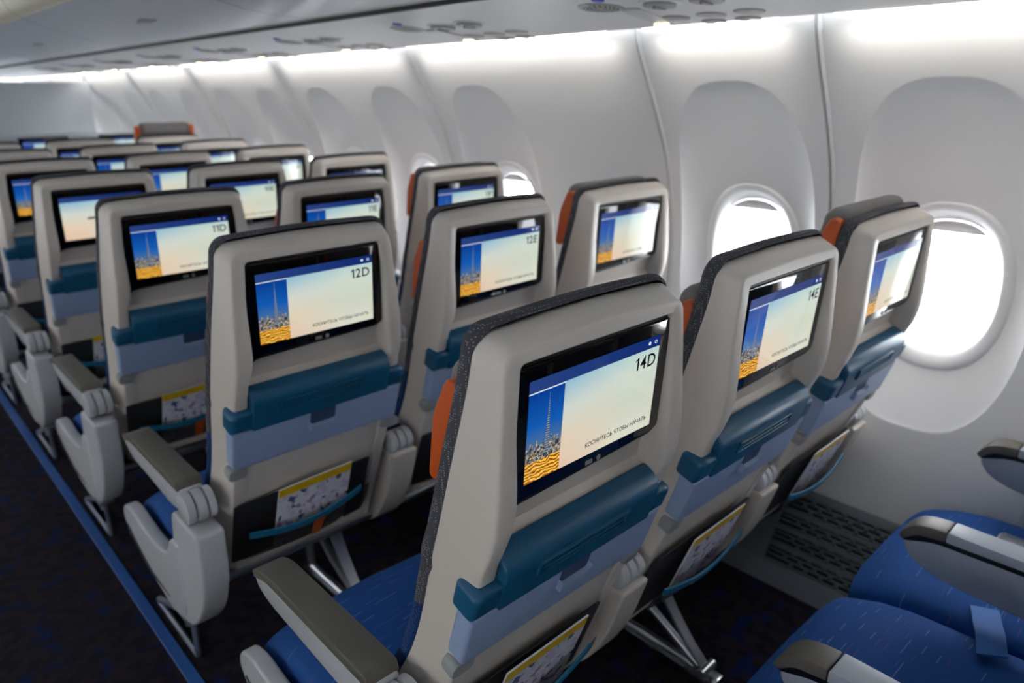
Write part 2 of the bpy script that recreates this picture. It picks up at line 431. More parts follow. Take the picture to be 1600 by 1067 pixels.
TA = math.atan(.333)
def tab(u, v, w):   # tray plane: w outwards
    return Vector((u, .022 - v * math.sin(TA) - w * math.cos(TA), .695 + v * math.cos(TA) - w * math.sin(TA)))
def make_table(parent):
    bm = bmesh.new()
    prism(bm, rounded([(-.192, -.096), (-.194, -.0015), (.194, -.0015), (.192, -.096)], [.012, .0, .0, .012]), tab, -.032, .0, .006, 4)
    t = obj('tray_table', bm, M['tray'], parent)
    bm = bmesh.new()
    vw = lambda u, v, w: tab(w, u, v)
    prism(bm, rounded([(.0, .004), (.064, .003), (.078, -.010), (.082, -.038), (.0, -.040)], [.0, .010, .010, .006, 0], 6), vw, -.155, .155, .007, 4)
    prism(bm, rounded([(-.196, .0), (-.197, .040), (-.185, .047), (-.150, .047), (-.150, .0)], [0, .010, .006, 0, 0]), tab, -.044, .002, .010, 5)
    prism(bm, rounded([(.196, .0), (.197, .040), (.185, .047), (.150, .047), (.150, .0)], [0, .010, .006, 0, 0]), tab, -.044, .002, .010, 5)
    h = obj('tray_surround', bm, M['teal'], parent)
    bm = bmesh.new()
    o1 = rounded(rect(-.098, .032, .082, .056), .003, 3)
    for v0, v1 in ((.0535, .056), (.032, .0345)): box_t(bm, -.098, v0, .082, v1)
    box_t(bm, -.098, .032, -.0955, .056); box_t(bm, .0795, .032, .082, .056)
    box_t(bm, -.088, .043, .074, .0445)
    r = obj('coat_ledge', bm, M['teal'], h)
    bm = bmesh.new()
    prism(bm, rounded(rect(-.029, -.042, .029, -.002), [.006, .006, .001, .001]), tab, -.002, .0012, .0005, 1)
    s = obj('tray_latch', bm, M['dark_slot'], t)  # flat plate, its dark colour stands for the shaded recess
    bm = bmesh.new()
    prism(bm, rounded([(-.031, -.050), (-.031, -.024), (-.027, -.034), (.027, -.034), (.031, -.024), (.031, -.050)], [.008, .002, .006, .006, .002, .008]), tab, -.003, .009, .004, 4)
    obj('latch_lip', bm, M['tray'], t)
    for sx in (-1, 1):
        bm = bmesh.new()
        prism(bm, rounded(rect(sx * .178 - .02, -.128, sx * .178 + .02, -.098), .012), tab, -.03, -.004, .004, 2)
        obj('tray_hinge', bm, M['cap'], parent)
    return t
def box_t(bm, u0, v0, u1, v1, w0=.003, w1=.0078):
    prism(bm, rect(u0, v0, u1, v1), tab, w0, w1, .0005, 1)

PB = (Vector((0, .090, .505)), Vector((0, .150, .345)))
def pok(u, v, w):   # pocket plane: v 0 at the bottom .. 1 at the top
    p = PB[1].lerp(PB[0], v); n = Vector((0, -.936, -.351)); return Vector((u, 0, 0)) + p + n * (w + .018 * math.sin(math.pi * min(max(1 - v, 0), 1)) * (1 if w > 0 else 0))
def make_pocket(parent):
    bm = bmesh.new(); nu, nv = 8, 8; P = []
    for j in range(nv + 1):
        v = j / nv * .60; row = []
        for i in range(nu + 1):
            s = i / nu; u = -.178 + .31 * s
            bulge = .012 * math.sin(math.pi * s) + .006
            top = -.10 * math.sin(math.pi * s) * (j / nv) ** 2 + .05 * s * (j / nv) ** 2
            row.append(pok(u, v * .98 + top, bulge))
        P.append(row)
    vs = [[bm.verts.new(p) for p in r] for r in P]
    for j in range(nv):
        for i in range(nu): bm.faces.new((vs[j][i], vs[j][i + 1], vs[j + 1][i + 1], vs[j + 1][i]))
    bmesh.ops.solidify(bm, geom=bm.faces[:], thickness=.003)
    p = obj('literature_pocket', bm, M['net'], parent)
    bm = bmesh.new(); prism(bm, rounded(rect(-.186, -.06, .14, .99), .02), lambda u, v, w: pok(u, v, -.001) + Vector((0, -w, 0)), -.004, .0, 0)
    obj('pocket_backing', bm, M['pocket'], p)
    bm = bmesh.new(); L = []
    for i in range(13):
        s = i / 12; u = -.165 + .27 * s; v = .60 - .10 * math.sin(math.pi * s) + .05 * s
        L.append([pok(u, v + a, .012 + .012 * math.sin(math.pi * s) + b) for a, b in ((-.045, .0), (-.045, .004), (.045, .004), (.045, .0))])
    loft(bm, L, True, True, True)
    obj('elastic_band', bm, M['band'], p)
    bm = bmesh.new(); prism(bm, [(-.01, .06), (-.014, .50), (.012, .50), (.010, .06)], pok, .021, .0235, 0)
    obj('orange_tab', bm, M['otag'], p)
    return p
def card_mesh():
    bm = bmesh.new(); uvl = bm.loops.layers.uv.verify()
    A = [(-.095, .05), (.082, .05), (.085, 1.13), (-.09, 1.10)]
    f = [bm.verts.new(pok(u, v, .0145)) for u, v in A]; b = [bm.verts.new(pok(u, v, .0115)) for u, v in A]
    ff = bm.faces.new(f); bm.faces.new(b[::-1])
    for l, uv in zip(ff.loops, ((0, 0), (1, 0), (1, 1), (0, 1))): l[uvl].uv = uv
    for i in range(4): bm.faces.new((f[i], b[i], b[(i + 1) % 4], f[(i + 1) % 4]))
    return bm
def make_headrest(parent):
    bm = bmesh.new()
    o = rounded([(-.152, .845), (-.152, 1.012), (.152, 1.012), (.152, .845)], .03, 6)
    prism(bm, o, lambda u, v, w: Vector((u, ipl(v, YF) + w, v)), .026, .080, .022, 5)
    h = obj('headrest', bm, M['hgrey'], parent, 50)
    bm = bmesh.new()
    for dx in (-.035, .03): prism(bm, rounded(rect(dx - .02, .955, dx + .02, 1.000), .015), lambda u, v, w: Vector((u, ipl(v, YF) + w, v)), .036, .047, .004, 2)
    obj('headrest_clip', bm, M['black'], h)
    for sx in (-1, 1):
        bm = bmesh.new()
        o = rounded([(.05, .852), (.046, .93), (.05, .99), (.074, .997), (.091, .94), (.084, .845)], .015, 5)
        prism(bm, o, lambda u, v, w: Vector((sx * w, ipl(v, YF) + u - .022, v)), .148, .173, .010, 4)
        obj('headrest_wing', bm, M['orange'], h, 50)
    return h
def yz(u, v, w): return Vector((w, u, v))
def make_seat_cushion(parent):
    bm = bmesh.new(); L = []
    ys = [(.235, .30, .362), (.245, .28, .378), (.30, .262, .385), (.42, .26, .383), (.50, .26, .378), (.555, .26, .366), (.605, .262, .345), (.628, .272, .320), (.622, .285, .300)]
    for y, zb, zt in ys:
        h = max(zt - zb, .01); o = []
        for k in range(28):
            a = 2 * math.pi * k / 28; x, z = sell(0, 0, .234, h / 2, 5, a)
            if z > 0: z += (.014 * math.cos(x / .234 * math.pi / 2) - .014) * (1 if h > .05 else .3)
            o.append(Vector((x, y - (.018 * abs(x / .234) ** 4) * (y > .4), zb + h / 2 + z)))
        L.append(o)
    loft(bm, L, True, True, True)
    return obj('seat_cushion', bm, M['seat'], parent, 60)
def make_middle_arm(x, parent, side=1):
    bm = bmesh.new()
    o = rounded([(.13, .526), (.135, .450), (.20, .432), (.44, .440), (.500, .460), (.524, .490), (.515, .515), (.48, .526)], [.02, .02, .03, .03, .03, .02, .01, .01])
    prism(bm, o, lambda u, v, w: Vector((x + w, u, v)), -.022, .022, .006, 3)
    a = obj('armrest', bm, M['arm_side'], parent)
    P = lambda u, v, w: Vector((x + w, u, v))
    bm = bmesh.new(); prism(bm, rounded([(.14, .520), (.47, .516), (.521, .498), (.530, .506), (.50, .531), (.14, .533)], [.002, .02, .01, .006, .02, .002]), P, -.0235, .0235, .002, 2)
    obj('arm_seam', bm, M['black'], a)
    bm = bmesh.new(); prism(bm, rounded([(.14, .531), (.452, .527), (.452, .547), (.15, .545)], [.002, .002, .004, .008]), P, -.025, .025, .006, 3)
    obj('arm_pad', bm, M['arm_side'], a)
    bm = bmesh.new(); prism(bm, rounded([(.454, .527), (.50, .520), (.524, .500), (.532, .508), (.515, .533), (.49, .544), (.454, .547)], [.002, .01, .006, .008, .012, .014, .004]), P, -.025, .025, .006, 3)
    obj('arm_tip', bm, M['arm_pad'], a)
    bm = bmesh.new()
    for w0, w1 in ((-.031, -.012), (-.009, .009), (.012, .031)): tube(bm, [(x + w0, .125, .500), (x + w0 + .002, .125, .500), (x + w1 - .002, .125, .500), (x + w1, .125, .500)], [.024, .028, .028, .024], 22)
    obj('arm_hinge', bm, M['white'], a)
    bm = bmesh.new()
    o = rounded([(.092, .478), (.16, .478), (.21, .42), (.30, .30), (.30, .235), (.225, .235), (.172, .285), (.125, .37)], [.01, .01, .03, .02, .015, .03, .04, .04])
    prism(bm, o, lambda u, v, w: Vector((x + w, u, v)), -.037, .037, .01, 4)
    obj('arm_bracket', bm, M['shell'], a)
    return a
def make_aisle_arm(parent):
    x = -.245
    bm = bmesh.new()
    o = rounded([(.15, .552), (.15, .500), (.22, .490), (.46, .506), (.505, .520), (.515, .545), (.47, .556)], [.01, .02, .03, .03, .02, .015, .01])
    prism(bm, o, lambda u, v, w: Vector((x + w, u, v)), -.024, .024, .007, 3)
    a = obj('armrest', bm, M['white'], parent)
    bm = bmesh.new()
    o = rounded([(.155, .548), (.46, .552), (.510, .538), (.513, .552), (.47, .569), (.16, .567)], [.004, .01, .004, .01, .02, .008])
    prism(bm, o, lambda u, v, w: Vector((x + w, u, v)), -.0265, .0265, .006, 3)
    obj('arm_pad', bm, M['arm_pad'], a)
    bm = bmesh.new()
    for w0, w1 in ((-.03, -.011), (-.008, .012), (.015, .031)): tube(bm, [(x + w0, .13, .52), (x + w0 + .002, .13, .52), (x + w1 - .002, .13, .52), (x + w1, .13, .52)], [.029, .033, .033, .029], 24)
    obj('arm_hinge', bm, M['white'], a)
    bm = bmesh.new()
    o = rounded([(.070, .482), (.215, .482), (.235, .40), (.27, .30), (.33, .24), (.34, .20), (.29, .165), (.20, .185), (.125, .26), (.078, .36)], [.012, .02, .05, .05, .03, .04, .05, .06, .06, .05])
    prism(bm, o, lambda u, v, w: Vector((x + w, u, v)), -.030, .028, .013, 5)
    o = rounded([(.20, .40), (.25, .40), (.29, .335), (.40, .315), (.56, .335), (.615, .32), (.63, .285), (.60, .235), (.45, .19), (.30, .165), (.22, .20)], [.01, .03, .05, .06, .05, .03, .03, .04, .06, .06, .04])
    prism(bm, o, lambda u, v, w: Vector((x + w, u, v)), -.034, -.002, .014, 5)
    obj('arm_post', bm, M['white'], a)
    bm = bmesh.new()
    tube(bm, [(x - .031, .33, .20), (x - .034, .45, .205), (x - .034, .56, .245), (x - .032, .60, .27)], .004, 8)
    obj('post_trim', bm, M['dmetal'], a)
    return a
def make_belt(parent, buckle=True):
    bm = bmesh.new(); L = []
    dx, dy = .014, -.020
    for x, y, z in ((.31, .388, .366), (.270, .376, .380), (.235, .366, .389), (.19, .350, .396), (.135, .333, .397)):
        L.append([Vector((x - dx, y - dy, z)), Vector((x + dx, y + dy, z)), Vector((x + dx, y + dy, z + .004)), Vector((x - dx, y - dy, z + .004))])
    loft(bm, L, True, True, True)
    b = obj('seat_belt', bm, M['belt'], parent)
    if not buckle: return b
    bm = bmesh.new(); prism(bm, rounded([(.02, .365), (.075, .365), (.075, .43), (.02, .43)], .012), lambda u, v, w: Vector((u, v, w)), .388, .408, .006, 3)
    tube(bm, [(.05, .24, .38), (.045, .30, .392), (.047, .37, .396)], .006, 8)
    obj('belt_buckle', bm, M['buckle'], b)
    return b
def make_seat(kind):
    r = thing('airline_seat', 'seat', 'seat', (0, 0, 0))
    make_shell(r); make_cushion('headrest_cover', M['fabric'], .672, 1.066, r, wr=True); make_cushion('back_cushion', M['bfabric'], .39, .672, r)
    mon = make_monitor(r); make_table(r); make_pocket(r); make_headrest(r); make_seat_cushion(r); make_belt(r, kind != 'E')
    if kind == 'D': make_aisle_arm(r); make_middle_arm(.24, r)
    elif kind == 'E': make_middle_arm(.24, r)
    else: make_middle_arm(.228, r)
    return r
def kids(o): return [c for c in ALL if c.parent == o]
def copy_tree(o, parent=None):
    c = o.copy(); C.objects.link(c)
    if parent: c.parent = parent
    for ch in list(o.children): copy_tree(ch, c)
    return c

ROWWORD = {0: 'of the nearest row ahead, screen reading 14{}', 1: 'of the second row, screen reading 12{}', 2: 'of the third row, screen reading 11{}',
           3: 'of the fourth row ahead', 4: 'of the fifth row ahead', 5: 'of the sixth row ahead', 6: 'of the farthest row, next to the low divider'}
KW = {'D': 'beige-backed aisle seat', 'E': 'beige-backed middle seat', 'F': 'beige-backed window seat'}
protos = {k: make_seat(k) for k in 'DEF'}
bpy.context.view_layer.update()
RAISED = {(0, 'F'): .075, (1, 'F'): .065, (2, 'F'): .062, (6, 'F'): .135}
first = True
allseats = {}
for i in range(len(ROWY)):
    for j, k in enumerate('DEF'):
        o = protos[k] if i == 0 else copy_tree(protos[k])
        allseats[(i, k)] = o
allseats[(-1, 'D')] = copy_tree(protos['D']); allseats[(-1, 'E')] = copy_tree(protos['E']); allseats[(-1, 'F')] = copy_tree(protos['F'])
bpy.context.view_layer.update()
for (i, k), o in allseats.items():
    j = 'DEF'.index(k)
    o.location = (j * SP, ROWY[i] if i >= 0 else -PITCH, 0)
    o['group'] = 'seats in rows of three'
    if i < 0:
        o['label'] = {'D': 'aisle seat at the bottom edge with blue cushion beside a taupe-tipped armrest', 'E': 'blue-cushioned middle seat at the lower right, between two armrests', 'F': 'blue-cushioned window seat at the lower right against the wall'}[k]
    else:
        o['label'] = KW[k] + ' ' + ROWWORD[i].format(k)
    if (i, k) in RAISED:
        o['label'] += ', headrest raised'
        for ch in o.children:
            if ch.name.startswith('headrest') and 'cover' not in ch.name: ch.location.z = RAISED[(i, k)]; ch.location.y = -.012
    for ch in list(o.children):
        if ch.name.startswith('monitor'):
            if i < 0: continue
            if (i, k) == (3, 'D'):
                for d in ch.children:
                    if d.name.startswith('display'): d.data = d.data.copy(); d.data.materials[0] = M['disp2']
                bm = bmesh.new(); prism(bm, rect(-.05, -.002, -.008, .004), scr, .001, .0014); obj('loading_bar', bm, M['textdark'], ch)
            else: add_text(ch, '%d%s' % (ROWNO[i], k))
# safety cards
cm = card_mesh(); c0 = obj('safety_card', cm, M['card'], None, smooth=False)
firstc = True
CW = {0: 'nearest', 1: 'second', 2: 'third', 3: 'fourth', 4: 'fifth', 5: 'sixth', 6: 'farthest'}
KC = {'D': 'aisle', 'E': 'middle', 'F': 'window'}
for i in range(len(ROWY)):
    for j, k in enumerate('DEF'):
        if (i, k) in ((2, 'E'), (2, 'F')) or (i > 3): continue
        c = c0 if firstc else c0.copy()
        if not firstc: C.objects.link(c)
        firstc = False
        c.location = (j * SP + random.uniform(-.006, .006), ROWY[i], 0)
        tag(c, 'yellow-topped printed card in the pocket of the %s seat of the %s row' % (KC[k], CW[i]), 'card', 'safety cards in the seat pockets')

# seat frames (beams and legs) under each row
def make_frame():
    r = thing('seat_frame', 'frame', 'seat frame')
    bm = bmesh.new(); tube(bm, [(-.21, .225, .262), (1.19, .225, .262)], .014, 14); obj('rear_beam', bm, M['metal'], r)
    bm = bmesh.new(); tube(bm, [(-.21, .46, .225), (1.19, .46, .225)], .018, 14); obj('front_beam', bm, M['metal'], r)
    bm = bmesh.new(); box(bm, (-.2, .245, .238), (1.18, .56, .254), .004); obj('seat_pan', bm, M['dmetal'], r)
    for x in (.13, .60):
        L = []
        bm = bmesh.new()
        for t in range(11):
            s = t / 10; y = .29 - .15 * s ** 1.6; z = .245 - .217 * s; w = .017 - .004 * s
            L.append([Vector((x - w, y - .004, z)), Vector((x + w, y - .004, z)), Vector((x + w, y + .012, z + .004)), Vector((x - w, y + .012, z + .004))])
        loft(bm, L, True, True, True)
        bmesh.ops.bevel(bm, geom=[e for e in bm.edges if abs(e.verts[0].co.x - e.verts[1].co.x) < .004], offset=.002, segments=2, affect='EDGES')
        leg = obj('leg', bm, M['metal'], r)
        bm = bmesh.new(); tube(bm, [(x, .45, .22), (x, .31, .11), (x, .16, .028)], [.010, .011, .010], 12); tube(bm, [(x, .17, .022), (x, .44, .022)], .011, 10)
        tube(bm, [(x, .44, .02), (x, .46, .22)], .011, 10)
        obj('brace', bm, M['metal'], leg)
        bm = bmesh.new(); box(bm, (x - .02, .105, .003), (x + .02, .19, .022), .005); tube(bm, [(x - .026, .14, .03), (x + .026, .14, .03)], .012, 12); box(bm, (x - .015, .18, .003), (x + .015, .47, .012), .003)
        tube(bm, [(x - .012, .12, .018), (x - .012, .12, .034)], .007, 8)
        obj('foot', bm, M['buckle'], leg)
    bm = bmesh.new()
    x = -.243
    tube(bm, [(x, .325, .010), (x, .31, .14)], .008, 8); tube(bm, [(x, .31, .14), (x, .595, .02)], .008, 8); tube(bm, [(x, .325, .010), (x, .595, .010)], .007, 8)
    tube(bm, [(x, .33, .10), (x, .35, .19)], .014, 10); box(bm, (x - .022, .29, .132), (x + .022, .345, .146), .004)
    obj('baggage_bar', bm, M['metal'], r)
    bm = bmesh.new(); tube(bm, [(x, .44, .20), (x + .02, .46, .27)], .012, 8); obj('end_fitting', bm, M['dmetal'], r)
    return r
fp = make_frame(); bpy.context.view_layer.update()
for i in range(-1, len(ROWY)):
    o = fp if i == 0 else copy_tree(fp)
    o.location = (0, ROWY[i] if i >= 0 else -PITCH, 0)
    o['group'] = 'metal seat frames'
    o['label'] = ('metal beam and legs under the row at the lower right' if i < 0 else 'metal beam and legs under the %s row of seats ahead' % CW[i])
fp.location = (0, 0, 0)

# ------------------------------------------------------------------ right wall
BX = [(.20, 1.185), (.26, 1.20), (.38, 1.235), (.50, 1.268), (.62, 1.29), (.75, 1.303), (.87, 1.303), (.95, 1.293), (1.04, 1.273), (1.12, 1.248), (1.195, 1.214), (1.30, 1.158), (1.38, 1.110), (1.45, 1.076), (1.50, 1.068)]
bxf = lambda z: ipl(z, BX)
ZT, ZB = 1.490, .232
SEAMS = [-3.36, -2.24, -1.40, -.29, .29, .80, 1.87, 3.00, 4.12, 5.25, 6.38, 7.50, 8.62]
WINC = {(-3.36, -2.24): (-3.08, -2.52), (-2.24, -1.40): (-2.03, -1.61), (-1.40, -.29): (-1.12, -.59), (-.29, .29): (.015,), (.29, .80): (.545,), (.80, 1.87): (None, 1.59), (1.87, 3.0): (2.15, 2.72), (3.0, 4.12): (3.28, 3.84), (4.12, 5.25): (4.40, 4.97), (5.25, 6.38): (5.53, 6.10), (6.38, 7.5): (6.66, 7.22), (7.5, 8.62): (7.78, 8.34)}
NA = 96; WZ, OZ = .835, .905
wn = 0
def window(yc, n):
    """bezel, reveal, shade edge and pane of one cabin window"""
    root = bpy.data.objects.new('window_%d' % n, None); C.objects.link(root); root['kind'] = 'structure'
    bm = bmesh.new(); L = []
    for a_, b_, dx, flat in ((.156, .217, .055, 0), (.152, .213, .049, 0), (.144, .204, .047, .1), (.136, .194, .050, .3), (.130, .184, .056, .6), (.127, .174, .064, .9), (.124, .168, .074, 1), (.120, .164, .084, 1), (.119, .163, .13, 1)):
        o = []
        for k in range(NA):
            y, z = sell(yc, WZ, a_, b_, 2.35, 2 * math.pi * k / NA)
            o.append(Vector(((bxf(z) * (1 - flat) + 1.290 * flat) + dx, y, z)))
        L.append(o)
    loft(bm, L, True)
    obj('window_frame', bm, M['wall'], root, 60)
    bm = bmesh.new()
    o = []
    for k in range(NA // 2 + 1):
        y, z = sell(yc, WZ, .122, .167, 2.35, math.pi * k / (NA // 2))
        o.append((y, z))
    o = [(y, max(z, WZ + .140)) for y, z in o if z > WZ + .12]
    prism(bm, o, lambda u, v, w: Vector((w, u, v)), 1.358, 1.363, .001, 1)
    obj('window_shade', bm, M['wall'], root)
    bm = bmesh.new(); loft(bm, [[Vector((1.375, *sell(yc, WZ, r * .1195, r * .1635, 2.35, 2 * math.pi * k / 48))) for k in range(48)] for r in (1, .01)], True)
    obj('window_pane', bm, M['glass'], root)
def glassm():
    m = bpy.data.materials.new('window_glass'); m.use_nodes = True; nt = m.node_tree
    for n in list(nt.nodes):
        if n.type != 'OUTPUT_MATERIAL': nt.nodes.remove(n)
    out = nt.nodes['Material Output']; t = nt.nodes.new('ShaderNodeBsdfTransparent'); g = nt.nodes.new('ShaderNodeBsdfGlossy'); g.inputs['Roughness'].default_value = .02
    mx = nt.nodes.new('ShaderNodeMixShader'); mx.inputs[0].default_value = .05
    t.inputs['Color'].default_value = (.95, .96, .97, 1)
    nt.links.new(t.outputs[0], mx.inputs[1]); nt.links.new(g.outputs[0], mx.inputs[2]); nt.links.new(mx.outputs[0], out.inputs[0])
    return m
M['glass'] = glassm()
def depth(k):
    """recess depth between the oval rim (k=1) and the bezel (k=0)"""
    d = 1 - k
    return .054 * d ** .8
def wall_cell(bm, y0, y1, yc):
    if yc is None:
        zs = [ZB + (ZT - ZB) * i / 24 for i in range(25)]; ys = [y0, y1]
        loft(bm, [[Vector((bxf(z), y, z)) for z in zs] for y in ys], False); return
    L = []
    def rim(ang):
        c, s = math.cos(ang), math.sin(ang)
        return sell(yc, OZ, .214, .428, 2.8, ang)
    def border(y, z):
        dy, dz = y - yc, z - OZ
        ts = []
        if dy > 1e-6: ts.append((y1 - yc) / dy)
        if dy < -1e-6: ts.append((y0 - yc) / dy)
        if dz > 1e-6: ts.append((ZT - OZ) / dz)
        if dz < -1e-6: ts.append((ZB - OZ) / dz)
        t = min(ts); return (yc + dy * t, OZ + dz * t)
    angs = [2 * math.pi * k / NA for k in range(NA)]
    for k in (0, .12, .25, .4, .55, .7, .8, .88, .915, .94, .96, .98, .992, 1.0):
        o = []
        for a in angs:
            yi, zi = sell(yc, WZ, .155, .216, 2.35, a); yo, zo = rim(a)
            y, z = yi + (yo - yi) * k, zi + (zo - zi) * k
            o.append(Vector((bxf(z) + depth(k), y, z)))
        L.append(o)
    B = [border(*rim(a)) for a in angs]
    corners = [(y1, ZT), (y0, ZT), (y0, ZB), (y1, ZB)]
    for cy_, cz_ in corners:
        i = min(range(NA), key=lambda q: (B[q][0] - cy_) ** 2 + (B[q][1] - cz_) ** 2); B[i] = (cy_, cz_)
    for t in (.02, .1, .25, .45, .65, .85, 1.0):
        o = []
        for a, b in zip(angs, B):
            yo, zo = rim(a); y, z = yo + (b[0] - yo) * t, zo + (b[1] - zo) * t
            o.append(Vector((bxf(z), y, z)))
        L.append(o)
    loft(bm, L, True)
bm = bmesh.new(); wno = 0; CE = []
for (s0, s1), ws in WINC.items():
    g = .004; a, b = s0 + g, s1 - g
    edges = [a] + [(a + b) / 2 for _ in range(len(ws) - 1)] + [b]
    if len(ws) == 2:
        if None in ws: edges[1] = ws[1] - .265
        else: edges[1] = (ws[0] + ws[1]) / 2
    CE += edges[1:-1]
    for c, e0, e1 in zip(ws, edges[:-1], edges[1:]):
        wall_cell(bm, e0, e1, c)
        if c is not None: wno += 1; window(c, wno)
for ye in CE:  # hidden strips added behind cell joints to keep daylight from leaking in
    loft(bm, [[Vector((bxf(z) + .002, y, z)) for z in [ZB + (ZT - ZB) * i / 24 for i in range(25)]] for y in (ye - .012, ye + .012)], False)
struct('wall_right', bm, M['wall'], sharp=40)
# seams: raised lip on each panel edge over a narrow groove
bm = bmesh.new(); zs = [ZB + (ZT - ZB) * i / 30 for i in range(31)]
for n, s in enumerate(SEAMS):
    L = []
    for z in zs:
        x = bxf(z)
        L.append([Vector((x + .004, s - .014, z)), Vector((x - .002, s - .010, z)), Vector((x - .005, s - .005, z)), Vector((x + .010, s - .003, z)), Vector((x + .010, s + .002, z)), Vector((x - .003, s + .004, z)), Vector((x - .003, s + .010, z)), Vector((x + .004, s + .014, z))])
    b2 = bmesh.new(); loft(b2, L, False)
    struct('trim_%d' % (n + 1), b2, M['wall'])
# dado with perforated return-air grilles
SL = lambda z: 1.035 + .02 * min(z, .03) / .03 + max(z - .03, 0) * .64
def dado(n, y0, y1):
    bm = bmesh.new(); T = .010
    f = lambda u, v, w: Vector((SL(v) - w, u, v))
    prism(bm, rect(y0, 0, y1, .052), f, 0, T, .002, 1); prism(bm, rect(y0, .219, y1, .240), f, 0, T, .002, 1)
    prism(bm, rect(y0, .05, y0 + .04, .222), f, 0, T); prism(bm, rect(y1 - .04, .05, y1, .222), f, 0, T)
    ya, yb = y0 + .04, y1 - .04
    for z in (.093, .135, .177): prism(bm, rect(ya, z - .004, yb, z + .004), f, 0, T)
    nb = 0; z = .052
    bands = [(.052, .089), (.097, .131), (.139, .173), (.181, .219)]
    for za, zb in bands:
        nr = 3; h = (zb - za) / nr
        for r in range(nr):
            z0 = za + r * h
            box(bm, (SL(z0) - .006, ya, z0), (SL(z0) + .002, yb, z0 + h * .38))
            ny = int((yb - ya) / .042)
            for q in range(ny):
                y = ya + (q + .5 * (r % 2)) * .042
                box(bm, (SL(z0) - .005, y, z0 + h * .3), (SL(z0) + .004, y + .010, z0 + h * 1.05))
    struct('baseboard_right_%d' % n, bm, M['dado'])
for n, (a, b) in enumerate(zip(SEAMS[2:-3], SEAMS[3:-2])):
    m = (a + b) / 2
    if b - a > .8: dado(n * 2, a, m); dado(n * 2 + 1, m, b)
    else: dado(n * 2, a, b)
bm = bmesh.new(); loft(bm, [[Vector((SL(z) + .03, y, z)) for z in (0, .1, .34)] for y in (-3.4, 8.7)], False)  # unseen black sheet added behind grilles to darken slots and block daylight
struct('wall_lower_backing', bm, M['black'])

# ------------------------------------------------------------------ floor
bm = bmesh.new(); box(bm, (-2.4, -3.4, -.05), (1.42, 9.1, 0)); struct('floor', bm, M['carpet'])
bm = bmesh.new(); box(bm, (-.292, -3.3, 0), (-.263, 6.25, .004), .0015, 1)
tag(obj('floor_path_strip', bm, M['stripe']), 'long blue floor strip running along the aisle beside the seats', 'floor strip')

# ------------------------------------------------------------------ service panels, bins, ceiling (mirrored to the far side of the aisle)
XM = -.51
def mir(p, s): return Vector((p[0] if s > 0 else 2 * XM - p[0], p[1], p[2]))
PSUP = [(.498, 1.530), (.498, 1.506), (.56, 1.498), (.70, 1.486), (.85, 1.476), (.96, 1.468), (1.008, 1.4645), (1.014, 1.467), (1.016, 1.476)]
BINP = [(.482, 1.545), (.482, 1.517), (.45, 1.510), (.35, 1.514), (.27, 1.524), (.2, 1.541), (.12, 1.566), (.055, 1.594)]
BINC = [(.055, 1.594), (.046, 1.602), (.03, 1.606), (.012, 1.625), (-.012, 1.69), (-.02, 1.78), (-.005, 1.9), (.05, 1.98), (.2, 2.02)]
def extr(bm, prof, y0, y1, s, bev=0):
    loft(bm, [[mir((x, y, z), s) for x, z in prof] for y in (y0, y1)], False)
def bins(s):
    ys = [-3.02 + 1.5 * k for k in range(9)]
    for k, (a, b) in enumerate(zip(ys[:-1], ys[1:])):
        vis = s > 0 and b > 0
        if s > 0:
            r = thing('overhead_bin', 'pale grey overhead bin, %s' % ['far behind', 'just behind', 'nearest one above the first row', 'second one along, with curved end gap', 'third one along the cabin', 'fourth one along', 'fifth one along', 'farthest'][k], 'overhead bin', (0, a, 0), 'overhead bins over the seats')
            off = Vector((0, -a, 0))
        bm = bmesh.new(); extr(bm, BINP, a + .003, b - .003, s)
        bm2 = bmesh.new(); extr(bm2, BINC, a + .004, b - .004, s)
        for q in (bm, bm2): 
            if s > 0: bmesh.ops.translate(q, verts=q.verts, vec=off)
        if s > 0:
            q = bmesh.new(); extr(q, [(.484, 1.535)] + [(x + .004, z + .008) for x, z in BINP[2:]] + [(.06, 1.7), (.04, 1.95), (.2, 2.02)], .0006, b - a - .0006, s)
            obj('bin_light_block', q, M['black'], r)  # unseen black liner added to stop ceiling light leaking between bins
            obj('bin_underside', bm, M['bin'], r); obj('bin_door', bm2, M['cream'], r)
            q = bmesh.new(); m = (b - a) / 2 - .12
            prism(q, rounded([(-.08, .232), (.0, .205), (.10, .225), (.0, .238)], .008), lambda u, v, w: Vector((v, m + u, ipl(v, [(x, z) for x, z in BINP[:1:-1]]) + w)), -.003, .003)
            obj('latch_recess', q, M['psud'], r)
        else:
            q = bmesh.new(); extr(q, [(.484, 1.535)] + [(x + .004, z + .008) for x, z in BINP[2:]] + [(.06, 1.7), (.04, 1.95), (.2, 2.02)], a, b, s)
            struct('ceiling_bin_light_block', q, M['black']); struct('ceiling_bin_underside', bm, M['bin']); struct('ceiling_bin_face', bm2, M['bin'])  # far side has the same added liner holding back light
bins(1)
bins(-1)
for s in (1, -1):
    bm = bmesh.new(); extr(bm, PSUP, -3.1, 8.9, s); extr(bm, [(1.016, 1.474), (1.016, 1.53), (1.12, 1.56), (1.2, 1.56)], -3.1, 8.9, s)
    struct('ceiling_service_rail' if s > 0 else 'ceiling_service_rail_far', bm, M['psu'])
    bm = bmesh.new(); extr(bm, [(.497, 1.500), (.492, 1.501), (.492, 1.511), (.497, 1.513)], -3.1, 8.9, s); extr(bm, [(.46, 1.520), (.46, 1.56), (.52, 1.56), (.52, 1.512)], -3.1, 8.9, s)  # black strip and channel: shade of the gap put in as colour
    bmesh.ops.recalc_face_normals(bm, faces=bm.faces); struct('ceiling_gap_shade' if s > 0 else 'ceiling_gap_shade_far', bm, M['black'])
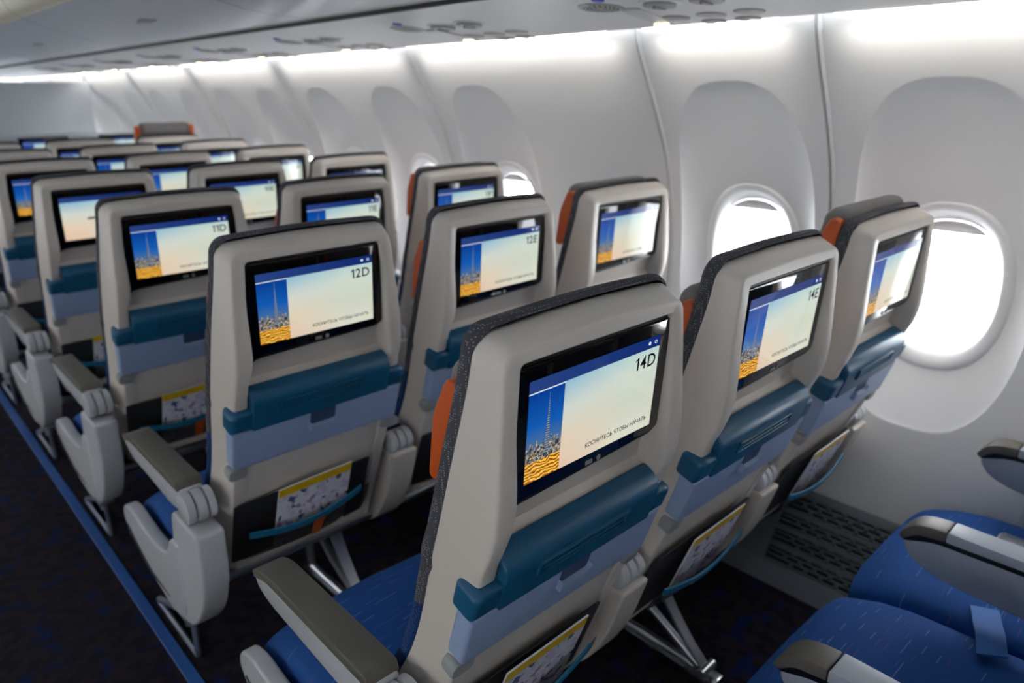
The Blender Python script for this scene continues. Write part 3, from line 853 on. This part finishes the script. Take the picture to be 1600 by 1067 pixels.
bm = bmesh.new(); cp = [(.25 - .0 - i * .076, 2.02 + .10 * math.sin(math.pi * i / 20)) for i in range(21)]
extr(bm, cp, -3.3, 8.9, 1); struct('ceiling', bm, M['ceil'])
# LED wash strips, one per wall panel
M['led'] = mat('led_strip', srgb(255, 250, 240), .5, emit=(1, .95, .88, 1), es=4)
M['cove'] = mat('ceiling_lamp', srgb(255, 255, 255), .5, emit=(.86, .93, 1, 1), es=4)
for n, (a, b) in enumerate(zip(SEAMS[:-1], SEAMS[1:])):
    bm = bmesh.new(); box(bm, (1.017, a + .065, 1.4630), (1.029, b - .065, 1.4680), .0005, 1)
    o = obj('wall_light_strip', bm, M['led']); ym = (a + b) / 2
    if b < 0: tag(o, 'glowing light strip above the wall behind the rows', 'light strip', 'light strips above the wall panels')
    else: tag(o, 'glowing white light strip above the %s wall panel ahead' % ['nearest', 'second', 'third', 'fourth', 'fifth', 'sixth', 'seventh', 'eighth', 'ninth', 'tenth'][max(n - 3, 0)], 'light strip', 'light strips above the wall panels')
    for s in (1, -1):
        la = bpy.data.lights.new('wall_wash_lamp', 'AREA'); la.shape = 'RECTANGLE'; la.size = .008; la.size_y = b - a - .13; la.energy = .52 * (b - a); la.spread = math.radians(88); la.color = (1, .95, .88)
        lo = bpy.data.objects.new('wall_wash_lamp', la); C.objects.link(lo)
        X = 1.023 if s > 0 else 2 * XM - 1.023
        dz = Vector((-.60 * s, 0, .80)); dy = Vector((0, 1, 0)); dx = dy.cross(dz)
        lo.matrix_world = Matrix(((dx.x, dy.x, dz.x, X), (dx.y, dy.y, dz.y, ym), (dx.z, dy.z, dz.z, 1.4615), (0, 0, 0, 1)))
for sx in (.0, -1.02):
    bm = bmesh.new(); box(bm, (sx + (.06 if sx == 0 else -.16), -3.0, 1.995), (sx + (.16 if sx == 0 else -.06), 8.5, 2.005))
    tag(obj('ceiling_light', bm, M['cove']), 'long white ceiling lamp above the overhead bins, %s side' % ('window' if sx == 0 else 'far'), 'ceiling light')
# far (left) wall: the same panels mirrored across the aisle
for o in list(C.objects):
    if o.parent is None and o.get('kind') == 'structure' and (o.name == 'wall_right' or o.name.startswith('window_') or o.name.startswith('trim_') or o.name.startswith('baseboard_right') or o.name == 'wall_lower_backing'):
        c = copy_tree(o); c.location.x = 2 * XM; c.scale.x = -1
        base = o.name
        if base == 'wall_right': c.name = 'wall_left'
        elif base.startswith('window_'): c.name = 'window_%d' % (int(base.split('_')[1]) + 40)
        elif base.startswith('trim_'): c.name = 'trim_%d' % (int(base.split('_')[1]) + 40)
        elif base.startswith('baseboard'): c.name = base.replace('right', 'left')
bm = bmesh.new()
for n, (a, b) in enumerate(zip(SEAMS[:-1], SEAMS[1:])): box(bm, (2 * XM - 1.029, a + .065, 1.4630), (2 * XM - 1.017, b - .065, 1.4680), .0005, 1)
struct('ceiling_wash_far', bm, M['led'])
bm = bmesh.new(); box(bm, (-2.5, 9.0, -.02), (1.5, 9.1, 2.3)); struct('wall_front', bm, M['bulk'])
bm = bmesh.new(); box(bm, (-2.5, -3.4, -.02), (1.5, -3.3, 2.3)); struct('wall_back', bm, M['bulk'])

# service units
def rp(x): return ipl(x, PSUP[2:])
def disc(bm, x, y, r, dz0, dz1, n=24, bev=.002):
    prism(bm, [(x + r * math.cos(2 * math.pi * k / n), y + r * math.sin(2 * math.pi * k / n)) for k in range(n)], lambda u, v, w: Vector((u, v, rp(u) + w)), dz0, dz1, bev, 2)
M['lamp'] = mat('reading_lamp', srgb(255, 230, 180), .4, emit=(1, .82, .5, 1), es=3)
def service(y0):
    r = thing('service_unit', 'unit', 'overhead service unit', (0, y0, 0))
    bm = bmesh.new(); disc(bm, .70, 0, .052, -.003, .002); g = obj('speaker_grille', bm, M['psud'], r)
    bm = bmesh.new()
    for ri in (.012, .021, .030, .039):
        n = int(ri * 520)
        for k in range(n):
            a = 2 * math.pi * k / n; disc(bm, .70 + ri * math.cos(a), ri * math.sin(a), .0026, -.0036, -.002, 6, 0)
    obj('grille_hole', bm, M['black'], g); g.children[0]['kind'] = 'stuff'
    bm = bmesh.new(); prism(bm, rounded([(.74, -.075), (.96, -.02), (.96, .03), (.74, -.02)], .02), lambda u, v, w: Vector((u, v, rp(u) + w)), -.005, .001, .002, 2); obj('sign_plate', bm, M['white'], r)
    bm = bmesh.new(); disc(bm, .625, -.055, .014, -.004, 0, 16, .001); obj('blue_button', bm, M['signblue'], r)
    for y in (-.148, -.262):
        bm = bmesh.new(); disc(bm, .715, y, .046, -.003, .001); v = obj('air_vent', bm, M['psu'], r)
        bm = bmesh.new(); disc(bm, .715, y, .036, -.009, -.001, 24, .004); box(bm, (.695, y - .004, rp(.715) - .014), (.735, y + .004, rp(.715) - .006), .002); obj('vent_nozzle', bm, M['psud'], v)
    for x, y in ((.90, -.06), (.90, -.155), (.90, -.25), (.985, -.11), (.985, -.20)):
        bm = bmesh.new(); disc(bm, x, y, .034 if x < .95 else .03, -.003, .001, 24, .001); obj('reading_light', bm, M['psud'], r)
    bm = bmesh.new(); disc(bm, .935, .016, .009, -.010, 0, 12, .002); disc(bm, .935, -.008, .008, -.010, 0, 12, .002); obj('indicator_lamp', bm, M['lamp'], r)
    bm = bmesh.new(); box(bm, (.50, -.33, rp(.7) - .001), (.505, -.32, rp(.7)))
    bm.free()
    return r
su = service(.609); bpy.context.view_layer.update()
for k in range(-1, 8):
    o = su if k == 0 else copy_tree(su)
    o.location = (0, .609 + .735 * k, 0)
    tag(o, 'unit of air vents, speaker and lamps under the bin, %s from the camera' % ['the nearest', 'second', 'third', 'fourth', 'fifth', 'sixth', 'seventh', 'eighth', 'ninth'][k + 1], 'overhead service unit', 'overhead service units')

# ------------------------------------------------------------------ front divider and bulkhead
bm = bmesh.new(); box(bm, (-.24, 6.30, .0), (1.28, 6.34, 1.408), .006); 
for v in bm.verts:
    if v.co.x > 1.2: v.co.x = (bxf(v.co.z) if v.co.z > .24 else SL(v.co.z)) - .004
tag(obj('bulkhead_partition', bm, M['bulk']), 'tall grey partition across the seats at the front of the cabin', 'partition')
bm = bmesh.new(); box(bm, (-.24, 5.21, .0), (1.20, 5.25, 1.062), .008)
for v in bm.verts:
    if v.co.x > 1.15: v.co.x = min(1.22, (SL(v.co.z) if v.co.z < .24 else bxf(v.co.z)) - .02)
dv = obj('low_divider', bm, M['bulk']); tag(dv, 'low grey divider behind the farthest row carrying two screens', 'divider')
def dsc(u, v, w): return Vector((u, 5.207 - w - v * .0, .95 + v))
for x, k in ((.48, 'E'), (.96, 'F')):
    fn = lambda u, v, w, x=x: dsc(u + x, v, w)
    make_monitor(dv, fn)

# ------------------------------------------------------------------ camera, world
f, yaw, pit, rol = 1133.76837, .74926, .33236, -.00782
Cc = Vector((-.652, -.546, 1.312))
F = Vector((math.sin(yaw) * math.cos(pit), math.cos(yaw) * math.cos(pit), -math.sin(pit)))
R0 = Vector((math.cos(yaw), -math.sin(yaw), 0)); U0 = R0.cross(F)
R = R0 * math.cos(rol) + U0 * math.sin(rol); U = -R0 * math.sin(rol) + U0 * math.cos(rol)
cam = bpy.data.cameras.new('camera'); co = bpy.data.objects.new('camera', cam); C.objects.link(co)
co.matrix_world = Matrix(((R.x, U.x, -F.x, Cc.x), (R.y, U.y, -F.y, Cc.y), (R.z, U.z, -F.z, Cc.z), (0, 0, 0, 1)))
cam.sensor_width = 36; cam.sensor_fit = 'HORIZONTAL'; cam.lens = f / 1600 * 36; cam.clip_start = .02
cam.dof.use_dof = True; cam.dof.focus_distance = .95; cam.dof.aperture_fstop = 3.6
sc = bpy.context.scene; sc.camera = co
w = bpy.data.worlds.new('overcast_sky'); sc.world = w; w.use_nodes = True
bg = w.node_tree.nodes['Background']; bg.inputs['Color'].default_value = (.92, .96, 1, 1); bg.inputs['Strength'].default_value = 11.0
sc.view_settings.view_transform = 'Standard'; sc.view_settings.look = 'None'; sc.view_settings.gamma = 1; sc.view_settings.use_curve_mapping = False
sc.view_settings.exposure = .32
sc.cycles.use_denoising = True; sc.cycles.max_bounces = 8; sc.cycles.diffuse_bounces = 6; sc.cycles.caustics_reflective = False; sc.cycles.caustics_refractive = False
sc.cycles.sample_clamp_indirect = 6
